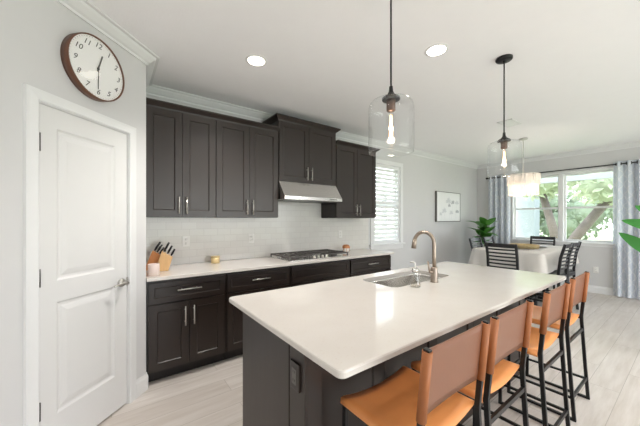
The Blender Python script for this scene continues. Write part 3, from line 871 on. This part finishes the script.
# ------------------------------------------------------------------ pendants and downlights
def make_pendant(loc, label):
    t = thing('pendant_light', label, 'pendant light', (loc[0], loc[1], 0), 0, 'glass pendants over the island')
    MB().lathe([(0, ZC - .001), (.062, ZC - .001), (.062, ZC - .014), (.055, ZC - .022), (.012, ZC - .024), (0, ZC - .024)][::-1], n=28).build('ceiling_canopy', 'black', t)
    MB().tube([(0, 0, ZC - .02), (0, 0, 2.09)], .0052, 10).build('stem', 'black', t)
    MB().lathe([(.007, 2.124), (.010, 2.120), (.012, 2.095), (.020, 2.078), (.047, 2.060), (.049, 2.050), (.046, 2.046), (0, 2.046)], n=24).build('cap', 'black', t)
    MB().lathe([(0, 1.985), (.018, 1.985), (.024, 1.99), (.024, 2.03), (.028, 2.047)], n=18).build('socket', 'socket', t)
    MB().lathe([(.040, 2.048), (.085, 2.045), (.104, 2.037), (.116, 2.022), (.121, 2.000), (.121, 1.97), (.121, 1.785), (.119, 1.762), (.116, 1.760), (.1145, 1.764)], n=40, cap=False).build('glass_shade', 'glass', t)
    b_ = MB().lathe([(.012, 1.985), (.015, 1.965), (.0155, 1.93), (.0155, 1.86), (.012, 1.83), (.004, 1.818), (0, 1.817)], n=16).build('bulb', 'glass', t)
    m = MB()
    for k in range(5):
        a = 2 * PI * k / 5
        m.tube([(.005 * math.cos(a), .005 * math.sin(a), 1.965), (.009 * math.cos(a), .009 * math.sin(a), 1.85)], .0014, 6)
    m.build('filament', 'glow', b_)
    lamp('pendant_lamp', 'POINT', (loc[0], loc[1], 1.90), energy=1.5, color=(1, .85, .68), radius=.02)
    return t
make_pendant((1.222, 1.0), 'clear glass pendant light over the near end of the island')
make_pendant((2.63, .970), 'clear glass pendant light over the dining end of the island')

def downlight(x, y, label, power):
    t = thing('recessed_light', label, 'recessed light', (x, y, ZC), 0, 'recessed ceiling lights')
    MB().lathe([(.070, -.003), (.074, -.006), (.090, -.003), (.092, -.0005)], n=32, cap=False).build('trim_ring', 'trim', t)
    MB().lathe([(0, -.004), (.071, -.004), (.071, -.0008)], n=32).build('lens', 'lens', t)
    lamp('downlight_lamp', 'SPOT', (x, y, ZC - .03), energy=power, color=(1, .955, .91), radius=.07, spot=math.radians(128))
downlight(.985, 2.235, 'round recessed ceiling light nearest the wall cabinets', 95)
downlight(2.075, 1.245, 'round recessed ceiling light between the two pendants', 24)
for x, y, power in ((-.3, .2, 8), (1.0, -.8, 36), (2.8, -1.2, 50), (4.6, -.4, 60)):
    lamp('downlight_lamp', 'SPOT', (x, y, ZC - .03), energy=power, color=(1, .955, .91), radius=.06, spot=math.radians(150))

# ceiling vent
t = thing('ceiling_vent', 'small white air vent in the ceiling beyond the pendants', 'vent', (4.45, 1.575, ZC), 0)
MB().box(-.17, .17, -.09, -.07, -.008, 0).box(-.17, .17, .07, .09, -.008, 0).box(-.17, -.15, -.09, .09, -.008, 0).box(.15, .17, -.09, .09, -.008, 0).build('frame', 'trim', t)
m = MB()
for k in range(8): m.bar((-.15, -.06 + k * .017, -.005), (.15, -.06 + k * .017, -.005), .012, .003, up=(0, .5, 1))
m.build('louvers', 'trim', t)
MB().box(-.15, .15, -.07, .07, -.0015, -.0005).build('duct', 'steel_dark', t)

# chandelier
CHX, CHY = 5.50, 1.745
t = thing('chandelier', 'tiered white capiz drum chandelier hanging over the dining table', 'chandelier', (CHX, CHY, 0))
MB().lathe([(0, ZC - .022), (.06, ZC - .02), (.065, ZC - .001), (0, ZC - .001)], n=20).build('ceiling_canopy', 'nickel', t)
MB().tube([(0, 0, ZC - .02), (0, 0, 2.16)], .006, 8).build('rod', 'nickel', t)
m = MB()
for r, z in ((.225, 2.140), (.200, 2.015)): m.tube([(r * math.cos(a), r * math.sin(a), z) for a in [2 * PI * k / 32 for k in range(32)]], .005, 6, closed=True)
for k in range(4):
    a = PI / 4 + k * PI / 2; m.tube([(0, 0, 2.140), (.225 * math.cos(a), .225 * math.sin(a), 2.140)], .004, 6); m.tube([(0, 0, 2.125), (.200 * math.cos(a), .200 * math.sin(a), 2.015)], .004, 6)
m.build('frame', 'nickel', t)
for r, z1, z0, n in ((.225, 2.135, 1.965, 44), (.208, 2.015, 1.795, 42)):
    for k in range(n):
        a = 2 * PI * k / n + random.uniform(-.02, .02); zz = z0 + random.uniform(-.006, .006)
        ca, sa = math.cos(a), math.sin(a); hw = .0125
        m = MB(); vs = []
        for z in (zz, zz + .012, z1):
            ww = hw * (.5 if z == zz else 1)
            for du, dr_ in ((-ww, -.002), (ww, -.002), (ww, .002), (-ww, .002)): vs.append(((r + dr_) * ca - du * sa, (r + dr_) * sa + du * ca, z))
        m.add(vs, [(0, 1, 2, 3), (11, 10, 9, 8)] + [(i * 4 + j, i * 4 + (j + 1) % 4, i * 4 + 4 + (j + 1) % 4, i * 4 + 4 + j) for i in range(2) for j in range(4)])
        m.build('shell_strip', 'crystal', t)
for k in range(4):
    a = k * PI / 2 + .3; x, y = .11 * math.cos(a), .11 * math.sin(a)
    MB().lathe([(0, 1.860), (.014, 1.865), (.02, 1.890), (.014, 1.920), (.009, 1.940)], (x, y, 0), 12).build('bulb', 'glow', t)
    MB().tube([(x, y, 1.940), (x, y, 1.985), (0, 0, 2.125)], .006, 6).build('arm', 'nickel', t)
lamp('chandelier_lamp', 'POINT', (CHX, CHY, 1.905), energy=5, color=(1, .92, .84), radius=.08)

# ------------------------------------------------------------------ wall clock
t = thing('wall_clock', 'round walnut-rimmed wall clock above the pantry door', 'clock', P45(-.288) + (2.385,), PI / 4)
MB().lathe([(.190, -.001), (.199, -.001), (.200, -.052), (.197, -.056), (.193, -.054), (.192, -.044)], n=64, axis='y', cap=False).build('rim', 'rim', t)
fc = MB().prism([(.1925 * math.cos(2 * PI * k / 64), .1925 * math.sin(2 * PI * k / 64)) for k in range(64)], 'y', -.0441, -.030).build('face', 'paper', t)
nm = MB()
for h in range(1, 13):
    a = math.radians(90 - 30 * h); text_mesh(nm, str(h), .050, .152 * math.cos(a), .152 * math.sin(a), -.0450, .35)
nm.build('numerals', 'ink', fc, recalc=False)
tk = MB()
for h in range(60):
    a = math.radians(6 * h); r0 = .181; r1 = .187
    tk.bar((r0 * math.cos(a), -.0448, r0 * math.sin(a)), (r1 * math.cos(a), -.0448, r1 * math.sin(a)), .0012, .0006, up=(0, 1, 0))
tk.build('minute_marks', 'ink', fc)
a = math.radians(90 - 15 - 2)
MB().bar((-.02 * math.cos(a), -.0475, -.02 * math.sin(a)), (.100 * math.cos(a), -.0475, .100 * math.sin(a)), .009, .0012, up=(0, 1, 0)).build('hour_hand', 'ink', t)
MB().bar((0, -.049, .02), (-.002, -.049, -.135), .0050, .0012, up=(0, 1, 0)).lathe([(0, -.051), (.008, -.0505), (.008, -.0445)], n=14, axis='y').build('minute_hand', 'ink', t)
MB().lathe([(.1935, -.0535), (.15, -.0565), (.08, -.059), (0, -.060)], n=48, axis='y').build('glass_cover', 'clock_glass', t)

# ------------------------------------------------------------------ framed picture
t = thing('framed_picture', 'framed grey botanical print on the wall beyond the faucet', 'picture', (5.995, YK, 1.675))
hw, hh = .49, .325
MB().box(-hw, hw, -.045, -.028, hh - .012, hh).box(-hw, hw, -.045, -.028, -hh, -hh + .012).box(-hw, -hw + .012, -.045, -.028, -hh, hh).box(hw - .012, hw, -.045, -.028, -hh, hh).box(-hw, hw, -.028, 0, -hh, hh).build('frame', 'frame', t)
MB().box(-hw + .012, hw - .012, -.040, -.0281, -hh + .012, hh - .012).build('print', 'canvas', t)
rnd = random.Random(3)
def flower(cx, cz, r, mt):
    m = MB(); n = 7
    for k in range(n):
        a0 = rnd.uniform(-.2, .2) + PI * (.05 + .9 * k / (n - 1)); L = r * rnd.uniform(.75, 1.1); w = r * .2
        d = (math.cos(a0), math.sin(a0)); nn = (-d[1], d[0])
        pts = [(cx, cz), (cx + d[0] * L * .5 + nn[0] * w, cz + d[1] * L * .5 + nn[1] * w), (cx + d[0] * L, cz + d[1] * L), (cx + d[0] * L * .5 - nn[0] * w, cz + d[1] * L * .5 - nn[1] * w)]
        m.prism(pts, 'y', -.0412 - k * .00003, -.0399)
    m.build('flower', mt, t)
for cx, cz, r, mt in ((-.02, .10, .13, 'grey_ink'), (.16, .08, .09, 'dark_ink'), (-.20, -.12, .11, 'grey_ink'), (.02, .01, .07, 'dark_ink'), (.34, .07, .10, 'grey_ink'), (.36, -.12, .09, 'dark_ink'), (-.33, -.18, .07, 'grey_ink'), (.10, -.15, .09, 'grey_ink')):
    flower(cx, cz, r, mt)
m = MB()
for x0, z0, x1, z1 in ((-.02, .10, .03, -.28), (.16, .08, .10, -.28), (-.2, -.12, -.16, -.29), (.34, .07, .26, -.29), (.36, -.12, .31, -.29)):
    m.bar((x0, -.0405, z0), (x1, -.0405, z1), .004, .0012, up=(0, 1, 0))
m.build('stalks', 'grey_ink', t)

# ------------------------------------------------------------------ window shutter
t = thing('window_shutter', 'white louvered shutter filling the window right of the wall cabinets', 'shutter', (0, YK, 0))
m = MB(); a, c = WX0 + .006, WX1 - .006
for p, q, e, f in ((a, a + .045, WZ0, WZ1), (c - .045, c, WZ0, WZ1), (a + .045, c - .045, WZ0 + .004, WZ0 + .07), (a + .045, c - .045, WZ1 - .06, WZ1 - .004), (a + .045, c - .045, 1.665, 1.725)): m.box(p, q, .004, .036, e, f)
m.build('frame', 'shutter', t)
for z0, z1, n in ((WZ0 + .07, 1.665, 8), (1.725, WZ1 - .06, 8)):
    for k in range(n):
        z = z0 + (k + .5) * (z1 - z0) / n
        MB().add(*(lambda mm: (mm.v, mm.f))(MB().bar((a + .047, .027, z), (c - .047, .027, z), .066, .008, up=(0, -1.5, 1)))).build('louver', 'shutter', t)

# ------------------------------------------------------------------ curtains and rod
RODX, RODZ = XD - .085, 2.392
rt = thing('curtain_rod', 'thin black curtain rod across the top of the dining window', 'curtain rod', (RODX, 1.7, RODZ))
MB().tube([(0, -1.32, 0), (0, 1.36, 0)], .011, 10).build('pole', 'black', rt)
for y in (-1.33, 1.37): MB().lathe([(0, -.03), (.02, -.018), (.024, 0), (.02, .018), (0, .03)], (0, y, 0), 12, axis='y').build('finial', 'black', rt)
for y in (-1.24, 1.30): MB().bar((0, y, 0), (.085, y, 0), .012).box(.078, .085, y - .02, y + .02, -.035, .035).build('bracket', 'black', rt)
def curtain(y0, y1, waves, label, ph):
    t = thing('curtain', label, 'curtain', (RODX, (y0 + y1) / 2, 0), 0, 'grey trellis curtains at the dining window')
    nx, nz = waves * 16, 10; me_v = []; uv = []; fs = []
    z0, z1 = .02, RODZ + .045
    for j in range(nz + 1):
        f = j / nz; z = z0 + (z1 - z0) * f
        for i in range(nx + 1):
            u = i / nx; amp = .044 * (1 - .12 * math.sin(3 * f + u * 5))
            w = 2 * PI * waves * u + ph
            y = (u - .5) * (y1 - y0) + .006 * math.sin(2 * w + f * 2)
            x = amp * math.cos(w) * (1 - .0 * f)
            me_v.append((x, y, z)); uv.append((u * (y1 - y0) * 1.9, z))
    for j in range(nz):
        for i in range(nx): fs.append((j * (nx + 1) + i, j * (nx + 1) + i + 1, (j + 1) * (nx + 1) + i + 1, (j + 1) * (nx + 1) + i))
    o = MB().add(me_v, fs, True).build('fabric', 'curtain', t, recalc=False)
    ul = o.data.uv_layers.new(name='UVMap')
    for lp in o.data.loops: ul.data[lp.index].uv = uv[lp.vertex_index]
    for k in range(waves * 2):
        # grommets where the cloth crosses the rod
        w = PI / 2 + k * PI - ph
        u = w / (2 * PI * waves)
        if not (.02 < u < .98): continue
        y = (u - .5) * (y1 - y0)
        MB().tube([(.024 * math.cos(a), y + .010 * math.sin(a) * 0, RODZ + .024 * math.sin(a)) for a in [2 * PI * q / 16 for q in range(16)]], .006, 6, closed=True).build('grommet', 'black', t)
    return t
curtain(2.575, 3.045, 4, 'grey trellis-patterned curtain left of the dining window, in the room corner', .4)
curtain(.30, .935, 5, 'grey trellis-patterned curtain right of the dining window, behind the big green leaves', .4)

# ------------------------------------------------------------------ plants
def leaf(mb, base, direction, length, width, droop=.3, fold=.25, n=8, up=(0, 0, 1), shape=1.0):
    d = Vector(direction).normalized(); side = d.cross(Vector(up))
    if side.length < .05: side = d.cross(Vector((1, 0, 0)))
    side.normalize(); upv = side.cross(d).normalized()
    b = Vector(base); vs = []; fs = []
    for i in range(n + 1):
        f = i / n
        c = b + d * length * f + upv * (-droop * length * f * f)
        w = width / 2 * (math.sin(PI * min(1, f ** (.75 * shape)) * .98 + .02) ** .8 if f < 1 else .0) + .0008
        vs += [c - side * w + upv * w * fold, c, c + side * w + upv * w * fold]
    for i in range(n):
        k = i * 3
        fs += [(k, k + 1, k + 4, k + 3), (k + 1, k + 2, k + 5, k + 4)]
    mb.add(vs, fs, True)

def pot(t, r0, r1, h):
    MB().lathe([(0, 0), (r0, 0), (r1, h), (r1 - .015, h), (r1 - .02, h - .03), (0, h - .03)], n=28).build('pot', 'pot', t)
    MB().lathe([(r1 - .02, h - .03), (0, h - .02)], n=20, cap=False).build('soil', 'soil', t)
rp = random.Random(11)
t = thing('potted_plant', 'leafy green potted plant in the corner behind the dining table', 'plant', (6.66, 2.86, 0))
pot(t, .13, .17, .32)
stems = []
for k in range(5):
    a = k * 1.257 + rp.uniform(-.3, .3); rr = rp.uniform(.04, .12); h = rp.uniform(1.12, 1.34)
    p = [(0, 0, .3), (rr * .4 * math.cos(a), rr * .4 * math.sin(a), .7), (rr * math.cos(a), rr * math.sin(a), h)]
    stems.append((p, a))
    MB().tube(p, [.012, .01, .006], 8).build('stem', 'stem', t)
for p, a in stems:
    top = Vector(p[2]); mid = Vector(p[1])
    for j in range(6):
        f = .3 + .7 * j / 5; q = mid.lerp(top, f); an = a + j * 2.4 + rp.uniform(-.3, .3)
        el = rp.uniform(.35, 1.15)
        m = MB(); leaf(m, q, (math.cos(an) * math.cos(el), math.sin(an) * math.cos(el), math.sin(el)), rp.uniform(.22, .31), rp.uniform(.15, .20), rp.uniform(.2, .6))
        m.build('leaf', 'leaf', t, recalc=False)

t = thing('potted_plant', 'plant at the right edge with broad bright green leaves reaching into view', 'plant', (4.50, -.02, 0))
pot(t, .14, .19, .36)
def stalk_leaf(p0, p1, d, L, W, dr, up=(0, 0, 1)):
    p0 = Vector(p0); p1 = Vector(p1); mid = p0.lerp(p1, .55) + Vector((0, -.04, .10))
    MB().tube([p0, mid, p1, p1 + Vector(d).normalized() * L * .15], [.010, .008, .006, .004], 8).build('stalk', 'stem', t)
    m = MB(); leaf(m, p1, d, L, W, dr, .18, 12, up); m.build('leaf', 'leaf_big', t, recalc=False)
stalk_leaf((.02, 0, .33), (0, .200, 1.290), (0, .333, .095), .345, .125, -.03, (-.85, 0, .5))
stalk_leaf((-.02, .02, .33), (-.02, .255, 1.01), (.0, .293, .250), .385, .125, .06, (-.9, 0, .4))
stalk_leaf((.0, -.02, .33), (.10, .16, 1.36), (.0, .5, .35), .34, .14, .05, (-.8, 0, .5))
stalk_leaf((.02, -.04, .33), (.10, -.15, 1.25), (.3, -.6, .3), .40, .16, .2)
stalk_leaf((-.02, -.04, .33), (-.15, -.10, 1.10), (-.5, -.5, .3), .40, .16, .3)
stalk_leaf((.04, .0, .33), (.20, .0, 1.2), (.7, .1, .3), .40, .16, .3)

# ------------------------------------------------------------------ things on the wall counter
def knife_block(loc, rz, lean, label, mt, rows):
    t = thing('knife_block', label, 'knife block', loc, rz)
    # block leaning back: top slanted towards the knife handles (+x)
    pl = [(-.055, 0), (.055, 0), (.055 + lean, .125), (-.035 + lean, .185)]
    MB().prism(pl, 'y', -.048, .048).build('block', mt, t, bevel=.004)
    d = Vector((lean + .06, 0, .19)).normalized()
    e0 = Vector((-.035 + lean, 0, .185)); e1 = Vector((.055 + lean, 0, .125))
    for i in range(rows):
        for j in range(2):
            p = e0.lerp(e1, (i + .5) / rows) + Vector((0, -.022 + .044 * j, 0)) - d * .004
            Lh = .085 - .014 * i + .006 * j
            m = MB().bar(p, p + d * .012, .010, .016); m.build('bolster', 'nickel', t)
            m = MB().tube([p + d * .010, p + d * (.010 + Lh * .5), p + d * (.010 + Lh)], [.008, .010, .0085], 8); m.build('knife_handle', 'black', t)
    return t
knife_block((.306, 3.15, .9142), -.2, .050, 'reddish wooden knife block full of black-handled knives against the pantry wall', 'wood', 4)
knife_block((.382, 3.03, .9142), -.2, .036, 'paler wooden knife block with black-handled knives, right of the reddish one', 'pale_wood', 3)
t = thing('candle_cup', 'small blush-white ceramic cup in front of the knife blocks', 'cup', (.292, 2.81, .9142))
MB().lathe([(0, 0), (.040, 0), (.044, .004), (.045, .098), (.043, .100), (.041, .096), (.040, .06)], n=24, cap=False).build('cup_body', 'pink', t)
MB().lathe([(.0405, .062), (0, .063)], n=20, cap=False).build('wax', 'white', t)
t = thing('candle_tin', 'small round gold candle tin on the wall counter', 'candle', (.925, 3.20, .9142))
MB().lathe([(0, 0), (.043, 0), (.046, .003), (.046, .062), (.044, .062), (.043, .045), (0, .045)], n=26).build('tin', 'gold', t)
MB().lathe([(.0475, .0625), (.0475, .074), (.044, .077), (0, .077)], n=26).lathe([(.0475, .0625), (0, .0625)], n=26, cap=False).build('lid', 'gold', t)
t = thing('jar', 'small footed white jar with a copper-coloured top beside the cooktop', 'jar', (2.84, 3.17, .9142))
MB().lathe([(0, .004), (.040, .004), (.042, .010), (.045, .05), (.040, .052), (0, .052)], n=24).build('jar_body', 'white', t)
for k in range(6):
    a = 2 * PI * k / 6; MB().bar((.041 * math.cos(a), .041 * math.sin(a), 0), (.049 * math.cos(a), .049 * math.sin(a), .056), .006).build('rib', 'copper', t)
MB().lathe([(.058, .054), (.060, .060), (.055, .085), (.035, .102), (.012, .106), (0, .106)], n=26).lathe([(.058, .054), (0, .0535)], n=26, cap=False).build('lid', 'copper', t)

# ------------------------------------------------------------------ outside
struct(MB().box(-12, 60, -40, 45, -.32, -.22).build('lawn', 'lawn'))
struct(MB().box(XD + .14, XD + .75, YB, YK + .6, 2.66, 2.74).box(XD + .72, XD + .78, YB, YK + .6, 2.62, 2.78).build('roof_eave', 'soffit'))
rt_ = random.Random(5)
def crown_mesh(mb, c, r, n, size, squash=.8):
    for _ in range(n):
        while True:
            v = Vector((rt_.uniform(-1, 1), rt_.uniform(-1, 1), rt_.uniform(-1, 1)))
            if .35 < v.length < 1: break
        p = Vector(c) + Vector((v.x * r, v.y * r, v.z * r * squash))
        q = Euler((rt_.uniform(-1.2, 1.2), rt_.uniform(-1.2, 1.2), rt_.uniform(0, 6.28))).to_matrix()
        s = size * rt_.uniform(.6, 1.3)
        mb.add([p + q @ Vector(w) * s for w in ((-.5, 0, 0), (0, -.28, .05), (.5, 0, 0), (0, .28, .05))], [(0, 1, 2, 3)])
def tree(x, y, h, r, mt, label, n=900, trunk=True, lean=(0, 0), tr=.16):
    t = thing('garden_tree', label, 'tree', (x, y, -.22), 0, 'trees and shrubs outside the dining window')
    if trunk: MB().tube([(0, 0, 0), (lean[0] * .4, lean[1] * .4, h * .35), (lean[0], lean[1], h * .75)], [tr * 1.2, tr, tr * .8], 10).build('trunk', 'bark', t)
    m = MB()
    for k in range(6):
        a = k * 1.05; rr = r * .5
        cc = (lean[0] + rr * math.cos(a), lean[1] + rr * math.sin(a), h + (k % 3 - 1) * r * .3)
        m.lathe([(0, -.42 * r), (.20 * r, -.36 * r), (.38 * r, -.18 * r), (.45 * r, .0), (.38 * r, .18 * r), (.20 * r, .36 * r), (0, .42 * r)], cc, 11)
        crown_mesh(m, (lean[0] + rr * math.cos(a), lean[1] + rr * math.sin(a), h + (k % 3 - 1) * r * .3), r * .68, n // 6, .26)
    m.build('foliage', mt, t, recalc=False)
def trunk_tree(x, y0, y1, h, label, tr):
    tree(x, y0, h, 1.35, 'foliage', label, 1300, True, (0, y1 - y0), tr)
trunk_tree(12.3, 2.93, 1.62, 3.1, 'leaning-trunked tree right of centre outside the dining window', .145)
trunk_tree(15.0, 3.45, 4.05, 3.6, 'tree with a stout trunk behind the left half of the dining window', .16)
kinds = ['pale low shrub mass at the right, beyond the lawn outside', 'darker shrub mass straight beyond the leaning trunk outside', 'light shrub mass beyond the left-hand trunk outside', 'darker shrub mass farthest left beyond the lawn outside',
         'tall dark tree crown high behind the right window sash', 'tall light tree crown high behind the left window sash']
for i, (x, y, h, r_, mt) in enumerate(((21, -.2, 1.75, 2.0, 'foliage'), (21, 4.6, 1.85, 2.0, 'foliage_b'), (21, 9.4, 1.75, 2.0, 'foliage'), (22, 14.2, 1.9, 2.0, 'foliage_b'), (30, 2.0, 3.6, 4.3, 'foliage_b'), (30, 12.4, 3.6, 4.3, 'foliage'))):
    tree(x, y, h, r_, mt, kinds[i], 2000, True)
struct(MB().box(17.2, 18.0, 4.98, 7.0, -.22, 4.2).build('wall_exterior', 'ext'))
struct(MB().box(9.3, 9.45, -3, 8, 2.37, 2.50).box(9.3, 9.45, -3.1, -2.95, -.22, 2.37).box(9.3, 9.45, 7.95, 8.1, -.22, 2.37).build('beam_exterior', 'soffit'))
